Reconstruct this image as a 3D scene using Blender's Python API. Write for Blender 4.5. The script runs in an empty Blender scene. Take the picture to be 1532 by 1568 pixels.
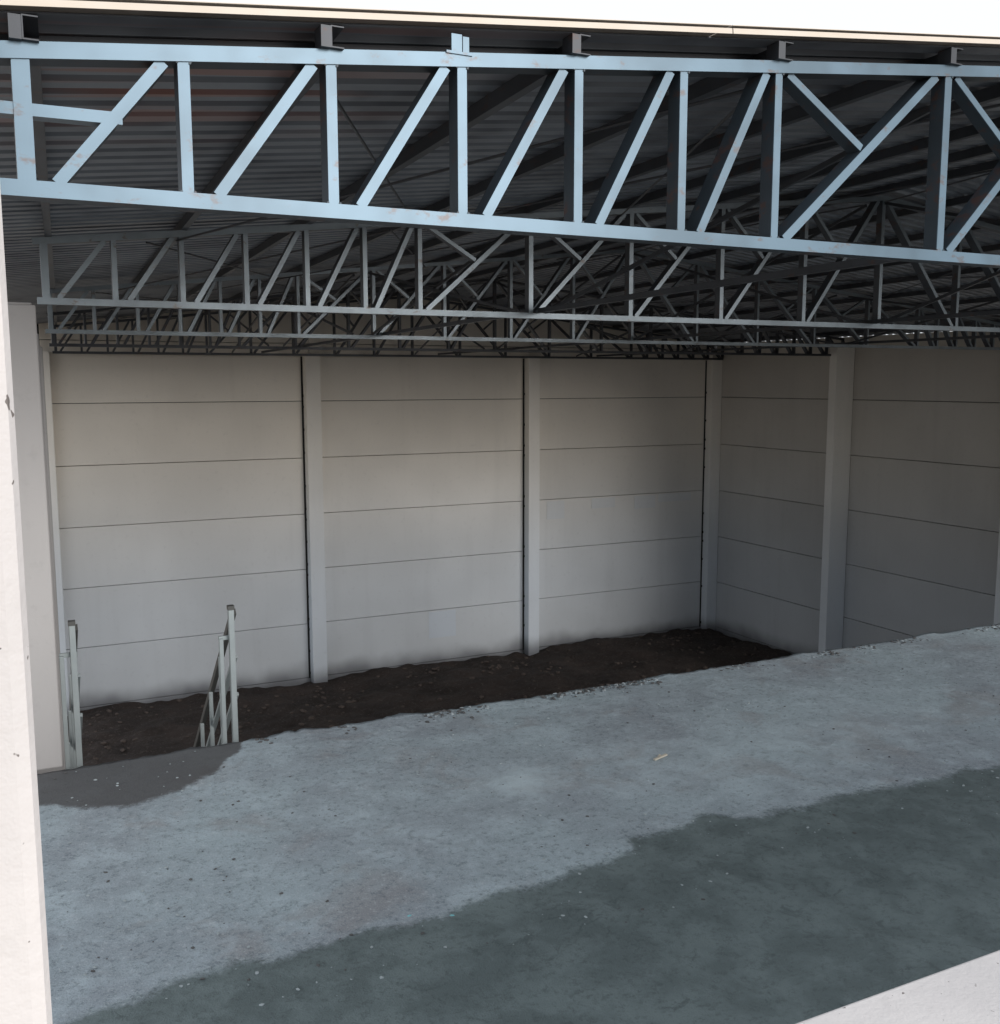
import bpy, bmesh, math, random
from mathutils import Matrix, Vector, noise
random.seed(7)
sc=bpy.context.scene
COL=bpy.context.collection
# ------------------------------------------------------------ helpers
def link(o,parent=None):
    COL.objects.link(o)
    if parent: o.parent=parent
    return o
def empty(name,loc=(0,0,0)):
    e=bpy.data.objects.new(name,None); e.empty_display_size=.2; return link(e)
def mesh_obj(name,bm,mat,parent=None,bevel=0,smooth=False):
    bmesh.ops.recalc_face_normals(bm,faces=bm.faces)
    me=bpy.data.meshes.new(name); bm.to_mesh(me); bm.free()
    for m in (mat if isinstance(mat,(list,tuple)) else [mat]): me.materials.append(m)
    if smooth:
        for p in me.polygons: p.use_smooth=True
    o=bpy.data.objects.new(name,me); link(o,parent)
    if bevel:
        b=o.modifiers.new("bevel","BEVEL"); b.width=bevel; b.segments=2; b.limit_method='ANGLE'
    return o
def add_box(bm,x0,x1,y0,y1,z0,z1,mi=0):
    v=[bm.verts.new(p) for p in ((x0,y0,z0),(x1,y0,z0),(x1,y1,z0),(x0,y1,z0),(x0,y0,z1),(x1,y0,z1),(x1,y1,z1),(x0,y1,z1))]
    for f in ((0,3,2,1),(4,5,6,7),(0,1,5,4),(1,2,6,5),(2,3,7,6),(3,0,4,7)):
        fc=bm.faces.new([v[i] for i in f]); fc.material_index=mi
def add_bar(bm,p0,p1,u,w,d,mi=0,off=(0,0)):
    p0=Vector(p0);p1=Vector(p1);ax=(p1-p0).normalized();u=Vector(u).normalized()
    s=ax.cross(u).normalized();u=s.cross(ax).normalized()
    if u.dot(Vector((0,1,0)))<0 and abs(u.y)>.5: u=-u
    vs=[]
    for p in (p0,p1):
        for a,b in ((-.5,0),(.5,0),(.5,1),(-.5,1)):
            vs.append(bm.verts.new(p+s*(a*w+off[0])+u*(b*d+off[1])))
    for f in ((0,1,2,3),(7,6,5,4),(0,4,5,1),(1,5,6,2),(2,6,7,3),(3,7,4,0)):
        fc=bm.faces.new([vs[i] for i in f]); fc.material_index=mi
def add_channel(bm,p0,p1,w,d,t=.005,fm=0):
    add_bar(bm,p0,p1,(0,1,0),w,t)
    add_bar(bm,p0,p1,(0,1,0),t,d-t,off=(w/2-t/2,t),mi=fm)
    add_bar(bm,p0,p1,(0,1,0),t,d-t,off=(-w/2+t/2,t),mi=fm)
def add_tube(bm,p0,p1,r,n=8):
    p0=Vector(p0);p1=Vector(p1);ax=(p1-p0).normalized()
    a=ax.cross(Vector((0.13,.3,.95))).normalized();b=ax.cross(a)
    r0=[];r1=[]
    for i in range(n):
        t=2*math.pi*i/n;o=(a*math.cos(t)+b*math.sin(t))*r
        r0.append(bm.verts.new(p0+o));r1.append(bm.verts.new(p1+o))
    for i in range(n):
        j=(i+1)%n; bm.faces.new((r0[i],r0[j],r1[j],r1[i]))
    bm.faces.new(r0[::-1]);bm.faces.new(r1)
# ------------------------------------------------------------ materials
class M:
    def __init__(s,name):
        s.m=bpy.data.materials.new(name);s.m.use_nodes=True;s.nt=s.m.node_tree
        s.b=s.nt.nodes["Principled BSDF"];s.co=s.n("ShaderNodeTexCoord").outputs["Object"]
    def n(s,t,**k):
        x=s.nt.nodes.new(t)
        for a,v in k.items(): setattr(x,a,v)
        return x
    def l(s,a,b): s.nt.links.new(a,b)
    def noise(s,scale,detail=3,rough=.55,stretch=None,dist=0,co=None):
        x=s.n("ShaderNodeTexNoise");x.inputs["Scale"].default_value=scale;x.inputs["Detail"].default_value=detail
        x.inputs["Roughness"].default_value=rough;x.inputs["Distortion"].default_value=dist
        c=co or s.co
        if stretch:
            mp=s.n("ShaderNodeMapping");mp.inputs["Scale"].default_value=stretch;s.l(c,mp.inputs[0]);c=mp.outputs[0]
        s.l(c,x.inputs["Vector"]);return x.outputs["Fac"]
    def ramp(s,fac,lo,hi,a=0.,b=1.):
        x=s.n("ShaderNodeMapRange",interpolation_type='SMOOTHSTEP');s.l(fac,x.inputs[0])
        for i,v in enumerate((lo,hi,a,b)): x.inputs[i+1].default_value=v
        return x.outputs[0]
    def math(s,op,a,b):
        x=s.n("ShaderNodeMath",operation=op)
        for i,v in enumerate((a,b)):
            if isinstance(v,(int,float)): x.inputs[i].default_value=v
            else: s.l(v,x.inputs[i])
        return x.outputs[0]
    def mix(s,fac,a,b,mode='MIX'):
        x=s.n("ShaderNodeMix",data_type='RGBA',blend_type=mode)
        for i,v in ((0,fac),(6,a),(7,b)):
            if isinstance(v,(int,float)): x.inputs[i].default_value=v
            elif isinstance(v,tuple): x.inputs[i].default_value=(*v,1)
            else: s.l(v,x.inputs[i])
        return x.outputs[2]
    def out(s,col,rough=.8,metal=0,bump=None,bd=.01,bs=.5):
        for nm,v in (("Base Color",col),("Roughness",rough),("Metallic",metal)):
            if isinstance(v,tuple): s.b.inputs[nm].default_value=(*v,1)
            elif isinstance(v,(int,float)): s.b.inputs[nm].default_value=v
            else: s.l(v,s.b.inputs[nm])
        if bump is not None:
            x=s.n("ShaderNodeBump");x.inputs["Distance"].default_value=bd;x.inputs["Strength"].default_value=bs
            s.l(bump,x.inputs["Height"]);s.l(x.outputs[0],s.b.inputs["Normal"])
        return s.m
def concrete(name,base,var=.12,shade_and_stain=False,st_=.16):
    k=M(name);dark=tuple(c*.74 for c in base);lite=tuple(min(.9,c*1.05) for c in base)
    a=k.ramp(k.noise(.45,2,.6),.3,.7)
    c=k.mix(a,tuple(c*.95 for c in base),lite)
    st=k.ramp(k.noise(1.,3,.6,stretch=(2.6,2.6,.22)),.50,.75)
    c=k.mix(k.math('MULTIPLY',st,st_),c,dark)
    f=k.ramp(k.noise(9,3,.7),.55,.8); c=k.mix(k.math('MULTIPLY',f,.28),c,dark)
    if shade_and_stain:
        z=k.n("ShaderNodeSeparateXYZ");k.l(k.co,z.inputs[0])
        c=k.mix(k.ramp(z.outputs[2],-.8,-5.2),k.mix(1.,c,(1.03,1.,.95),'MULTIPLY'),k.mix(1.,c,(.84,.92,1.03),'MULTIPLY'))  # warm bounce above and cool skylight below, painted into the wall colour
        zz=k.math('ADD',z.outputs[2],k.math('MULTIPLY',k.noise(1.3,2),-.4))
        c=k.mix(k.math('MULTIPLY',k.ramp(zz,-6.45,-6.98),.85),c,(.09,.09,.10))  # dark shade at the wall foot painted in, along with soil stain
    oi=k.n("ShaderNodeObjectInfo");r=k.ramp(oi.outputs["Random"],0,1,1-var,1+var)
    h=k.n("ShaderNodeHueSaturation");k.l(r,h.inputs["Value"]);k.l(c,h.inputs["Color"])
    return k.out(h.outputs[0],.85,0,k.noise(30,3,.7),.004,.4)
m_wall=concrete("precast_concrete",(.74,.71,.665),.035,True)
m_wall2=concrete("precast_concrete_side_shaded",(.56,.54,.51),.035,True)  # panel concrete darkened: shade of the wall facing away from light is painted in
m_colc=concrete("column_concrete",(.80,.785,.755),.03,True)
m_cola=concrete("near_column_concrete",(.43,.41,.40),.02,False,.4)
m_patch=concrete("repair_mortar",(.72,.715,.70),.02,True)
m_gap=M("joint_shadow").out((.02,.02,.02),.9)
def steel(name,base,rust,metal=.25,rough=.42,thr=.6):
    k=M(name)
    c=k.mix(k.ramp(k.noise(2.2,3,.65),.35,.7),base,tuple(x*.68 for x in base))
    c=k.mix(k.math('MULTIPLY',k.ramp(k.noise(7,4,.7,stretch=(1,1,1.6)),thr,thr+.12),.75),c,rust)
    return k.out(c,rough,metal)
m_steel=steel("blue_grey_primed_steel",(.115,.178,.230),(.11,.08,.07),.3,.36,.58)
m_flange=steel("shaded_flange_steel",(.045,.062,.078),(.09,.045,.035),.2,.5,.55)  # shade on the side flanges put into the colour; rust spots are real
m_steel2=steel("grey_primed_steel",(.22,.26,.29),(.12,.08,.06),.4,.36,.6)
m_flange2=steel("shaded_grey_flange",(.09,.10,.115),(.09,.05,.04),.2,.5,.55)  # same side-flange shade painted into the grey steel
m_dark=steel("dark_steel",(.05,.055,.065),(.08,.04,.03),.2,.45,.58)
# ------------------------------------------------------------ key levels (metres, camera at the origin)
T=.55; YT=[3.42,8.01,12.7,17.3,21.55]; XR=17.25; YB=22.02; ZJ=-.42; P=1.25; ZS=-2.883; ZF=-6.68
SL=.111; RIDGE=8.4
def ztop(x): return .955+SL*(x if x<RIDGE else 2*RIDGE-x-.0)
# ------------------------------------------------------------ roof trusses
def truss(i,y,mats):
    x0=.10+.23*i
    bm=bmesh.new()
    cw=.048; dw=.085; vw=.036; vd=.078; dd=.105
    xs=[x0+.478*k for k in range(7)]
    big=[xs[-1]+(RIDGE-xs[-1])*k/5 if i else xs[-1]+.985*k for k in range(1,6)]
    rid=big[-1]
    xe=17.1
    rbig=[rid+(xe-2.85-rid)*k/5 for k in range(1,6)]
    rs=[rbig[-1]+2.85*k/6 for k in range(1,7)]
    add_channel(bm,(x0-.14 if i==0 else x0-.05,y,T+.024),(xe,y,T+.024),cw,dw,fm=1)
    add_channel(bm,(x0-.06,y,ztop(x0-.06)),(RIDGE,y,ztop(RIDGE)),cw,dw,fm=1)
    add_channel(bm,(RIDGE,y,ztop(RIDGE)),(xe,y,ztop(xe)),cw,dw,fm=1)
    yy=y+.006
    zb=T+.048
    def vert(x,w=vw): add_channel(bm,(x,yy,zb-.003),(x,yy,ztop(x)-.022),w,vd,fm=1)
    def diag(xa,xb,up=True,w=vw):
        if up: add_channel(bm,(xa,yy+.004,zb-.002),(xb,yy+.004,ztop(xb)-.024),w,dd-.01,fm=1)
        else: add_channel(bm,(xa,yy+.004,ztop(xa)-.024),(xb,yy+.004,zb-.002),w,dd-.01,fm=1)
    vert(xs[0]+.012,.05)
    for x in xs[1:]: vert(x)
    for k in range(6): diag(xs[k]+.095,xs[k+1]-.06)
    prev=xs[-1]
    for x in big:
        vert(x,.042); diag(prev+.06,x-.07,w=.038)
        xm=(prev+x)/2; zm=(zb+ztop(x))/2
        add_channel(bm,(prev+.06,yy+.01,ztop(prev+.06)-.024),(xm-.01,yy+.01,zm+.015),.03,.07,fm=1)
        prev=x
    for x in rbig:
        vert(x); diag(prev+.06,x-.06,False); xm=(prev+x)/2;zm=(zb+ztop(prev))/2
        add_channel(bm,(x-.06,yy+.01,ztop(x-.06)-.024),(xm+.01,yy+.01,zm+.015),.03,.05,fm=1); prev=x
    for x in rs: vert(x); diag(prev+.06,x-.07,False); prev=x
    if i==0:
        add_channel(bm,(x0-.55,y+.012,.80),(x0+.29,y+.012,.805),.036,.06)
        for dx in (0,.05):
            add_box(bm,1.49+dx,1.53+dx-(.016 if dx else 0),y-.004+dx*.3,y+.002+dx*.3,ztop(1.5)+.02,ztop(1.5)+.085)
        add_box(bm,1.47,1.57,y-.006,y+.03,ztop(1.5)+.018,ztop(1.5)+.027)
        for x in xs[1:]+big[:2]:
            for sgn in (-1,1):
                for zz in (zb,ztop(x)-.024):
                    add_bar(bm,(x+sgn*.019,y+.002,zz-.006),(x+sgn*.022,y+.002,zz+.006),(0,1,0),.007,.006,mi=1)
    return mesh_obj("steel_roof_truss",bm,mats)
truss(0,YT[0],[m_steel,m_flange])
truss(1,YT[1],[m_steel2,m_flange2])
for i in (2,3,4): truss(i,YT[i],[m_steel2,m_flange2] if i==2 else [m_dark,m_dark])
# ------------------------------------------------------------ purlins + bracing
root=empty("roof_purlins")
bm=bmesh.new()
px=[.12,1.05,2.0,2.97,3.96,4.95,5.93,6.92,7.9,8.9,9.9,10.9,11.9,12.9,13.9,14.9,15.9,16.8]
for x in px:
    z=ztop(x)+.024
    sh=.05
    a=Vector((x-.0,3.40,z));b=Vector((x+sh*(YB-3.4),YB-.2,z+SL*sh*(YB-3.4)*(1 if x<RIDGE else -1)))
    for (dx0,dx1,dz0,dz1) in ((0,.004,0,.07),(.004,.045,0,.004),(.004,.045,.066,.07)):
        v=[]
        for q in (a,b):
            for (ddx,ddz) in ((dx0,dz0),(dx1,dz0),(dx1,dz1),(dx0,dz1)):
                v.append(bm.verts.new(q+Vector((ddx,0,ddz))))
        for f in ((0,1,2,3),(7,6,5,4),(0,4,5,1),(1,5,6,2),(2,6,7,3),(3,7,4,0)): bm.faces.new([v[i] for i in f])
    add_box(bm,x-.035,x-.001,3.395,3.47,z-.002,z+.066)
mesh_obj("purlin_set",bm,m_dark,root)
bm=bmesh.new()
for i in range(4):
    y0,y1=YT[i]+.1,YT[i+1]
    for xa,xb in ((1.05,2.97),(2.97,4.95),(6.92,8.2),(10.9,12.9)):
        add_tube(bm,(xa,y0,ztop(xa)-.04),(xb+.2,y1,ztop(xb+.2)-.04),.008,6)
        add_tube(bm,(xb,y0,ztop(xb)-.05),(xa+.2,y1,ztop(xa+.2)-.05),.008,6)
for x in (4.1,8.1,12.3):
    add_bar(bm,(x,3.55,T+.05),(x+.9,21.5,T+.05),(0,0,1),.04,.04)
for i in range(4):
    y0,y1=YT[i]+.1,YT[i+1]
    for x in (4.15,8.2,12.4):
        add_bar(bm,(x,y0,T+.06),(x+.2,y1,ztop(x+.2)-.05),(1,0,0),.03,.02)
        add_bar(bm,(x+.03,y0,ztop(x)-.05),(x+.23,y1,T+.06),(1,0,0),.03,.02)
mesh_obj("cross_bracing",bm,m_dark,root)
# ------------------------------------------------------------ roof sheet
k=M("corrugated_roof_metal")
c=k.mix(k.ramp(k.noise(1.3,3,.6),.4,.7),(.22,.24,.27),(.11,.12,.14))
band=k.ramp(k.noise(1.,2,.5,stretch=(.35,6.,1)),.50,.58)
near=k.n("ShaderNodeSeparateXYZ");k.l(k.co,near.inputs[0])
nx=k.math('MULTIPLY',k.ramp(near.outputs[0],2.4,.5),k.ramp(near.outputs[1],5.6,4.2))
c=k.mix(k.math('MULTIPLY',k.math('MULTIPLY',band,nx),.75),c,(.33,.14,.10))
m_roof=k.out(c,.42,.3)
bm=bmesh.new()
prof=[];y=3.40
while y<YB+.1:
    prof+=[(y,0),(y+.10,0),(y+.12,.042),(y+.165,.042),(y+.185,0)];y+=.185
stations=[-.12,2,4,6,RIDGE,10.5,12.5,14.5,XR+.1]
rows=[]
for x in stations:
    z=ztop(x)+.096
    rows.append([bm.verts.new((x,py,z+ph)) for py,ph in prof])
for a,b in zip(rows,rows[1:]):
    for j in range(len(prof)-1):
        if abs(prof[j][0]-prof[j+1][0])<1e-6: continue
        bm.faces.new((a[j],a[j+1],b[j+1],b[j]))
bmesh.ops.remove_doubles(bm,verts=bm.verts,dist=1e-4)
roofE=empty("corrugated_metal_roof")
ro=mesh_obj("roof_sheet",bm,m_roof,roofE)
k=M("cream_flashing");m_fl=k.out(k.mix(k.noise(6,2),(.62,.52,.42),(.70,.63,.55)),.5,0)
bm=bmesh.new()
for xa,xb in ((-.14,2.68),(2.685,5.4),(5.405,RIDGE)):
    add_bar(bm,(xa,3.375,ztop(xa)+.118),(xb,3.375,ztop(xb)+.118),(0,1,0),.020,.004)
    add_bar(bm,(xa,3.379,ztop(xa)+.141),(xb,3.379,ztop(xb)+.141),(0,1,0),.003,.2)
add_bar(bm,(RIDGE,3.375,ztop(RIDGE)+.118),(XR,3.375,ztop(XR)+.118),(0,1,0),.020,.004)
mesh_obj("roof_edge_flashing",bm,m_fl,roofE)
bm=bmesh.new()
add_bar(bm,(-.1,3.60,ztop(-.1)+.058),(RIDGE,3.60,ztop(RIDGE)+.058),(0,1,0),.07,.05)
add_bar(bm,(RIDGE,3.60,ztop(RIDGE)+.058),(XR,3.60,ztop(XR)+.058),(0,1,0),.07,.05)
mesh_obj("edge_beam",bm,m_dark,roofE)
bm=bmesh.new();add_box(bm,XR-.02,XR+.08,3.6,12.7,.52,.985);mesh_obj("eave_leak_blocker",bm,m_dark,roofE,.006)  # added beam, blocks sky light leaking in under the eave
# ------------------------------------------------------------ walls of precast panels
def panel(name,x0,x1,y0,y1,z0,z1,parent,mat=m_wall,bev=.008):
    bm=bmesh.new();add_box(bm,x0,x1,y0,y1,z0,z1)
    return mesh_obj(name,bm,mat,parent,bev)
g=.006
bw=empty("precast_concrete_back_wall")
cols=[.62,5.99,11.46,16.92]
for b in range(3):
    xa,xb=cols[b]+.15,cols[b+1]+.15
    for kz in range(-2,6):
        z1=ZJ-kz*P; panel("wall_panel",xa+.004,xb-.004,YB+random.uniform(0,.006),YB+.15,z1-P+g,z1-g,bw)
bm=bmesh.new()
for (xa,xb,za,zb_) in ((12.1,12.6,-3.42,-2.97),(13.4,14.1,-3.22,-2.96),(14.7,15.35,-3.30,-2.97),(15.45,16.5,-3.16,-2.95),(8.9,9.6,-6.1,-5.46)):
    add_box(bm,xa,xb,YB-.0035,YB+.01,za,zb_)
mesh_obj("mortar_patches",bm,m_patch,bw)
bm=bmesh.new();add_box(bm,.6,XR+.2,YB+.17,YB+.2,ZF-.3,1.2);mesh_obj("joint_backing",bm,m_gap,bw)
for c_,w in zip(cols,(.3,.33,.30,.34)):
    panel("wall_column",c_,min(c_+w,XR-.004),YB-.25,YB-.004,ZF-.3,.60+ (0 if c_<12 else .1),bw,m_colc)
    bm=bmesh.new()
    for kz in range(0,6):
        for dz in (-.12,.12,-.62) if c_>1 else ():
            if random.random()<.75: add_box(bm,c_-.03,c_-.002,YB-.04,YB-.004,ZJ-kz*P+dz-.03,ZJ-kz*P+dz+.025)
    if len(bm.verts): mesh_obj("panel_fixings",bm,m_gap,bw)
    else: bm.free()
    bm2=bmesh.new();add_box(bm2,c_-.04,c_-.0015,YB-.012,YB-.0015,ZF,.55);mesh_obj("open_joint",bm2,m_gap,bw)
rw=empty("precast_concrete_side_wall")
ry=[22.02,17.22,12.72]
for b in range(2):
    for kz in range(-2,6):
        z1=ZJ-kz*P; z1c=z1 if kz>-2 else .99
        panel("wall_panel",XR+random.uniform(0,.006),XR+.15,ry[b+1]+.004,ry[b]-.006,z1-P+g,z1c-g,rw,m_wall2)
bm=bmesh.new();add_box(bm,XR+.17,XR+.2,12.7,YB+.2,ZF-.3,.9);mesh_obj("joint_backing",bm,m_gap,rw)
for yy in (17.12,12.58): panel("wall_column",XR-.53,XR-.004,yy,yy+.22,ZF-.3,.80,rw,m_colc)
for i,(xr,y,zt) in enumerate(((.27,8.05,.545),(.44,12.7,.545),(.64,17.3,.545))):
    bm=bmesh.new();add_box(bm,xr-.34,xr,y+.01,y+.32,ZS+.0 if i==0 else ZF-.3,zt)
    add_box(bm,xr-.30,xr-.02,y+.05,y+.28,zt,zt+.02)
    mesh_obj("concrete_column",bm,m_cola,None,.012)
nb=empty("neighbouring_building_wall")
for kz in range(-1,6):
    z1=ZJ-kz*P; panel("wall_panel",-6,.03,8.5,8.7,z1-P+g,z1-g,nb,m_cola)
# ------------------------------------------------------------ near slab
def interp(pts,x):
    if x<=pts[0][0]: return pts[0][1]
    for (a,b),(c,d) in zip(pts,pts[1:]):
        if x<=c: return b+(d-b)*(x-a)/(c-a)
    return pts[-1][1]
WET=[(.09,4.70),(.70,4.85),(1.19,4.83),(1.71,4.82),(2.40,4.86),(2.99,4.92),(3.36,4.99),(3.43,5.18),(3.85,5.12),(4.07,5.22),(4.4,5.03),(4.77,5.04),(5.51,5.04),(6.03,4.98),(6.33,5.02),(6.60,4.92),(9,5.1),(12,4.9),(17,5)]
STN=[(-.5,7.3),(.12,7.32),(.36,7.16),(.64,7.06),(.96,7.17),(1.28,7.41),(1.40,7.65),(1.55,7.8),(1.64,8.1),(1.8,8.6),(20,12)]
bm=bmesh.new()
wl=bm.verts.layers.float.new("wet");sl=bm.verts.layers.float.new("stain");pl=bm.verts.layers.float.new("pale")
XS=[-1.2+.04*i for i in range(0,255)]+[9+.15*i for i in range(0,56)]
NY=170
YS=[1.12+(8.01-1.12)*j/NY for j in range(NY+1)]
grid=[]
for x in XS:
    r=[]
    for j,y in enumerate(YS):
        yy=y
        if j==NY: yy+=.022*noise.noise(Vector((x*1.7,3,0)))+.035*noise.noise(Vector((x*11,5,0)))
        z=ZS+.012*noise.noise(Vector((x*.7,y*.7,1)))+.006*noise.noise(Vector((x*4,y*4,1)))+.005*noise.noise(Vector((x*11,y*11,1)))
        ed=max(0,1-(8.01-y)/.18)
        z+=ed*max(0,noise.noise(Vector((x*2.2,1,2)))+.05)*(.035+.05*noise.noise(Vector((x*12,y*12,2))))
        v=bm.verts.new((x,yy,z));v[wl]=interp(WET,x)-y+.07*noise.noise(Vector((x*2.3,y*2.3,4)))+.05*noise.noise(Vector((x*6,y*6,4)));v[sl]=y-interp(STN,x)
        v[pl]=math.exp(-((x-3.2)/.26)**2-((y-6.28)/.20)**2)+.5*math.exp(-((x-5.5)/2.5)**2-((y-6.0)/.6)**2)
        r.append(v)
    grid.append(r)
for a,b in zip(grid,grid[1:]):
    for j in range(NY): bm.faces.new((a[j],b[j],b[j+1],a[j+1]))
low=[bm.verts.new((r[-1].co.x,r[-1].co.y-.01,ZS-.28)) for r in grid]
for i in range(len(grid)-1): bm.faces.new((grid[i][-1],grid[i+1][-1],low[i+1],low[i]))
k=M("dusty_concrete_slab")
n1=k.noise(.7,3,.6);n2=k.noise(3.2,4,.65,dist=.3);n3=k.noise(22,5,.8);n4=k.noise(100,2,.7)
c=k.mix(k.ramp(n1,.32,.68),(.34,.385,.43),(.43,.52,.565))
c=k.mix(k.math('MULTIPLY',k.ramp(n2,.42,.70),.6),c,(.54,.64,.695))
c=k.mix(k.math('MULTIPLY',k.ramp(k.noise(1.1,4,.7,dist=.6),.53,.70),.6),c,(.31,.30,.31))
c=k.mix(k.math('MULTIPLY',k.ramp(n3,.51,.65),.65),c,(.18,.215,.24))
c=k.mix(k.math('MULTIPLY',k.ramp(n3,.44,.34),.45),c,(.64,.70,.73))
c=k.mix(k.math('MULTIPLY',k.ramp(n4,.60,.72),.5),c,(.76,.78,.78))
c=k.mix(k.math('MULTIPLY',k.ramp(n4,.40,.30),.4),c,(.13,.15,.17))
pa=k.n("ShaderNodeAttribute",attribute_name="pale").outputs["Fac"]
c=k.mix(k.math('MULTIPLY',pa,k.ramp(n2,.3,.6,.25,.75)),c,(.62,.73,.78))
wa=k.n("ShaderNodeAttribute",attribute_name="wet").outputs["Fac"];sa=k.n("ShaderNodeAttribute",attribute_name="stain").outputs["Fac"]
e1=k.math('MULTIPLY',k.math('SUBTRACT',k.math('MULTIPLY',k.math('ADD',n2,n3),.5),.5),.36)
wet=k.ramp(k.math('ADD',wa,e1),-.05,.07)
stn=k.ramp(k.math('ADD',sa,k.math('MULTIPLY',e1,.8)),-.03,.06)
wetc=k.mix(k.ramp(n2,.38,.66),(.14,.178,.182),(.20,.25,.255))
wetc=k.mix(k.math('MULTIPLY',k.ramp(k.noise(6,4,.75,dist=.8),.57,.68),.55),wetc,(.08,.105,.11))
wetc=k.mix(k.math('MULTIPLY',k.ramp(n3,.50,.64),.45),wetc,(.08,.10,.105))
c=k.mix(wet,c,wetc)
c=k.mix(k.math('MULTIPLY',stn,.9),c,(.10,.098,.10))
hgt=k.math('ADD',n3,k.math('MULTIPLY',n4,.4))
m_slab=k.out(c,k.math('SUBTRACT',.9,k.math('MULTIPLY',wet,.22)),0,hgt,.014,.75)
slabE=empty("concrete_slab_floor")
mesh_obj("slab_top",bm,m_slab,slabE,smooth=True)
bm=bmesh.new();add_box(bm,-1.2,17.2,1.15,7.97,ZS-.30,ZS-.03);add_box(bm,-1.2,17.2,7.4,7.7,ZF-.3,ZS-.30)
mesh_obj("slab_body_and_support_wall",bm,m_wall,slabE)
def stone(bm,x,y,z,r,mi=0,flat=.55):
    ret=bmesh.ops.create_icosphere(bm,subdivisions=1,radius=r)
    rx=Matrix.Rotation(random.random()*6.28,3,'Z')
    for v in ret['verts']:
        q=v.co*random.uniform(.7,1.25);q.z*=flat;q=rx@Vector((q.x*1.3,q.y,q.z));v.co=q+Vector((x,y,z+r*flat*.45))
    for v in ret['verts']:
        for f in v.link_faces: f.material_index=mi
m_st=M("rubble").out((.40,.45,.47),.9);m_st2=M("rubble_dark").out((.12,.12,.12),.9);m_cy=M("plastic_scrap").out((.25,.62,.66),.4);m_wd=M("wood_chip").out((.66,.60,.50),.8)
bm=bmesh.new()
for i in range(1600):
    x=random.uniform(.1,12)**1;y=random.uniform(4.3,7.95)
    stone(bm,x,y,ZS,random.choice((.003,.004,.005,.006,.010)),random.choice((0,0,1)))
for i in range(1600):
    x=random.uniform(1.7,14);cl=noise.noise(Vector((x*1.6,9,0)))
    if cl<-.02: continue
    y=7.99-abs(random.gauss(0,.09));stone(bm,x,y,ZS,random.choice((.004,.006,.009,.013,.018)),random.choice((0,1,1)))
for (x,y) in ((1.84,4.88),(2.05,4.78)): stone(bm,x,y,ZS,.012,2,.3)
mesh_obj("loose_rubble",bm,[m_st,m_st2,m_cy])
bm=bmesh.new();add_bar(bm,(4.33,6.16,ZS+.012),(4.47,6.20,ZS+.016),(0,0,1),.02,.012);add_bar(bm,(4.36,6.17,ZS+.01),(4.43,6.23,ZS+.012),(0,0,1),.012,.01);mesh_obj("wood_offcut",bm,m_wd)
# ------------------------------------------------------------ dirt floor + ground
k=M("dark_soil")
nd=k.noise(14,4,.75)
c=k.mix(k.ramp(k.noise(1.1,4,.65),.35,.7),(.026,.018,.015),(.055,.039,.033))
c=k.mix(k.math('MULTIPLY',k.ramp(nd,.56,.70),.6),c,(.17,.145,.13))
m_dirt=k.out(c,.95,0,k.noise(9,5,.75),.10,1.)
m_clod=M("soil_clod").out((.085,.066,.057),.95)
bm=bmesh.new();NX,NYd=230,180
gr=[]
def dz_(x,y):
    z=ZF-.05+.16*noise.noise(Vector((x*.45,y*.5,0)))+.08*noise.noise(Vector((x*1.6,y*1.6,3)))+.05*noise.noise(Vector((x*4.3,y*4.3,7)))
    return z+.24*math.exp(-((x-14)/1.3)**2-((y-21.2)/1.0)**2)+.18*math.exp(-((x-9.5)/2.5)**2-((y-19)/1.5)**2)
for i in range(NX+1):
    r=[]
    for j in range(NYd+1):
        x=-.5+17.7*i/NX;y=7.7+14.3*j/NYd
        r.append(bm.verts.new((x,y,dz_(x,y))))
    gr.append(r)
for a,b in zip(gr,gr[1:]):
    for j in range(NYd): bm.faces.new((a[j],b[j],b[j+1],a[j+1]))
mesh_obj("dirt_floor",bm,m_dirt,smooth=True)
bm=bmesh.new()
for i in range(1500):
    x=random.uniform(.8,17);y=random.uniform(14,21.9)
    if noise.noise(Vector((x*.6,y*.6,11)))<-.05 and random.random()<.8: continue
    stone(bm,x,y,dz_(x,y),random.choice((.012,.018,.025,.04,.055)),0,.6)
mesh_obj("soil_clods",bm,m_clod)
k=M("outside_ground");m_gr=k.out(k.mix(k.noise(.2,4,.6),(.20,.16,.12),(.32,.27,.22)),.95,0)
bm=bmesh.new();S=900
v=[bm.verts.new(p) for p in ((-S,-S,ZF-.35),(S,-S,ZF-.35),(S,S,ZF-.35),(-S,S,ZF-.35))];bm.faces.new(v);mesh_obj("ground",bm,m_gr)
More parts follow.
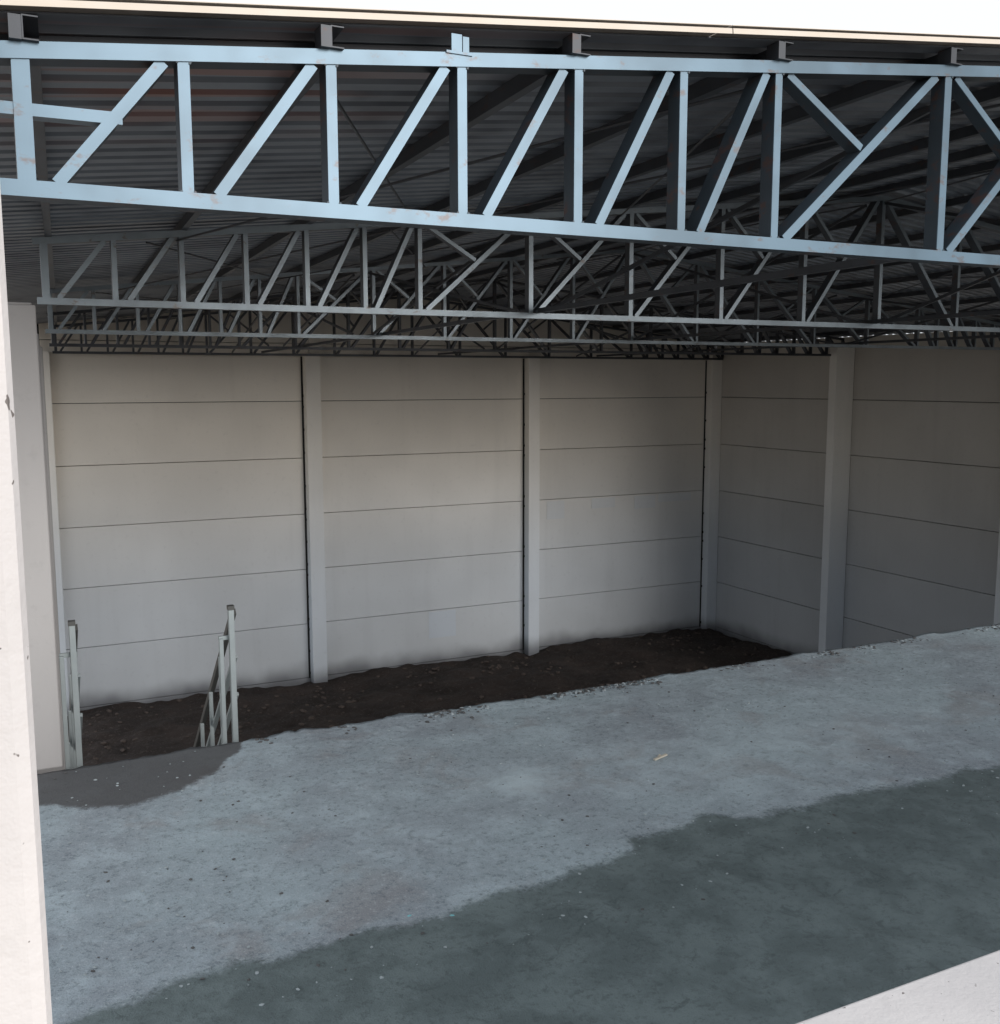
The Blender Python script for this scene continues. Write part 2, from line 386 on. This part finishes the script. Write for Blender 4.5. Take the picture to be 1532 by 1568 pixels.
# ------------------------------------------------------------ stair with handrails going down behind the slab edge
k=M("galvanised_pipe");m_gal=k.out(k.mix(k.noise(8,3,.6),(.30,.34,.35),(.42,.46,.46)),.5,.3)
st=empty("steel_stair_with_handrails")
bm=bmesh.new();bk=bmesh.new()
y0s=8.30;slope=.86
for xr in (1.61,.40):
    zt=-1.86
    add_bar(bm,(xr,y0s,ZS-.3),(xr,y0s,zt),(0,1,0),.045,.05)
    add_box(bk,xr-.026,xr+.026,y0s-.004,y0s+.056,zt,zt+.035)
    for q in range(1,7):
        yq=y0s+.55*q
        add_bar(bm,(xr,yq,ZS-.25-slope*(yq-y0s)),(xr,yq,zt-.06-slope*(yq-y0s)),(0,1,0),.034,.03)
    for dz,w in ((-.02,.055),(-.40,.03),(-.72,.03)):
        add_bar(bk if dz>-.1 else bm,(xr+.002,y0s+.03,zt+dz),(xr+.002,y0s+3.4,zt+dz-slope*3.37),(1,0,0),w,.04)
    add_bar(bm,(xr-.085,y0s+.02,ZS-.2),(xr-.085,y0s+.02,-2.10),(0,1,0),.034,.034)
    add_bar(bm,(xr-.10,y0s+.05,-2.10),(xr+.03,y0s+.05,-2.10),(0,1,0),.034,.028)
    add_bar(bm,(xr,y0s-.25,ZS-.22),(xr,y0s+4.1,ZS-.22-slope*4.4),(1,0,0),.22,.012)
for q in range(15):
    add_box(bm,.42,1.6,y0s-.2+q*.27,y0s+.05+q*.27,ZS-.2-q*.235,ZS-.17-q*.235)
mesh_obj("stair_frame",bm,m_gal,st,.003)
m_rail=M("worn_dark_rail").out((.10,.10,.095),.5,.3)
mesh_obj("top_rail_and_caps",bk,m_rail,st)
# ------------------------------------------------------------ opening through which the picture is taken
k=M("white_painted_render")
c=k.mix(k.ramp(k.noise(2.5,3,.6),.35,.7),(.67,.635,.62),(.60,.57,.56))
c=k.mix(k.math('MULTIPLY',k.ramp(k.noise(16,4,.7),.52,.7),.25),c,(.50,.475,.465))
sp=k.ramp(k.noise(70,2,.6),.70,.72);c=k.mix(k.math('MULTIPLY',sp,.9),c,(.12,.10,.09))
m_white=k.out(c,.7,0,k.noise(60,3,.7),.002,.6)
op=empty("white_parapet_with_pillar")
bm=bmesh.new();add_box(bm,-.45,.008,.70,1.13,ZF-.35,3.0);mesh_obj("pillar",bm,m_white,op,.012)
bm=bmesh.new();add_box(bm,.012,12,.72,1.10,ZF-.35,-1.03);mesh_obj("parapet",bm,m_white,op)
bm=bmesh.new();add_box(bm,.014,12,.68,1.125,-1.028,-1.0);mesh_obj("coping",bm,m_white,op,.006)
# ------------------------------------------------------------ light: bright cloudy daylight, soft low sun behind the camera
w=bpy.data.worlds.new("World");sc.world=w;w.use_nodes=True;nt=w.node_tree
bg=nt.nodes["Background"];sky=nt.nodes.new("ShaderNodeTexSky");sky.sky_type='NISHITA';sky.sun_disc=False
EL,AZ=math.radians(15),math.radians(162)
sky.sun_elevation=EL;sky.sun_rotation=AZ;sky.air_density=1.0;sky.dust_density=3.0
tc=nt.nodes.new("ShaderNodeTexCoord");nz=nt.nodes.new("ShaderNodeTexNoise");nz.inputs["Scale"].default_value=1.6;nz.inputs["Detail"].default_value=4
mr=nt.nodes.new("ShaderNodeMapRange");mr.inputs[1].default_value=.30;mr.inputs[2].default_value=.50;mr.inputs[3].default_value=.55;mr.inputs[4].default_value=1.
mx=nt.nodes.new("ShaderNodeMix");mx.data_type='RGBA';mx.inputs[7].default_value=(6.6,6.9,7.3,1)
nt.links.new(tc.outputs["Generated"],nz.inputs["Vector"]);nt.links.new(nz.outputs["Fac"],mr.inputs[0]);nt.links.new(mr.outputs[0],mx.inputs[0])
nt.links.new(sky.outputs[0],mx.inputs[6]);nt.links.new(mx.outputs[2],bg.inputs[0]);bg.inputs[1].default_value=.15
sd=bpy.data.lights.new("sun","SUN");sd.energy=2.6;sd.angle=math.radians(32);sd.color=(1,.975,.945)
so=bpy.data.objects.new("sun",sd);link(so);d=Vector((math.sin(AZ)*math.cos(EL),math.cos(AZ)*math.cos(EL),math.sin(EL)))
so.rotation_euler=d.to_track_quat('Z','Y').to_euler()
# ------------------------------------------------------------ camera
cd=bpy.data.cameras.new("camera");co=bpy.data.objects.new("camera",cd);link(co)
R=(.8978,-.4405,-.0017);U=(.0577,.1138,.9918);B=(-.4367,-.8905,.1276)
co.matrix_world=Matrix(((R[0],U[0],B[0],0),(R[1],U[1],B[1],0),(R[2],U[2],B[2],0),(0,0,0,1)))
cd.sensor_fit='HORIZONTAL';cd.sensor_width=36;cd.lens=36.51;cd.clip_start=.02;cd.clip_end=3000
sc.camera=co
sc.view_settings.view_transform='Standard';sc.view_settings.look='None';sc.view_settings.exposure=0
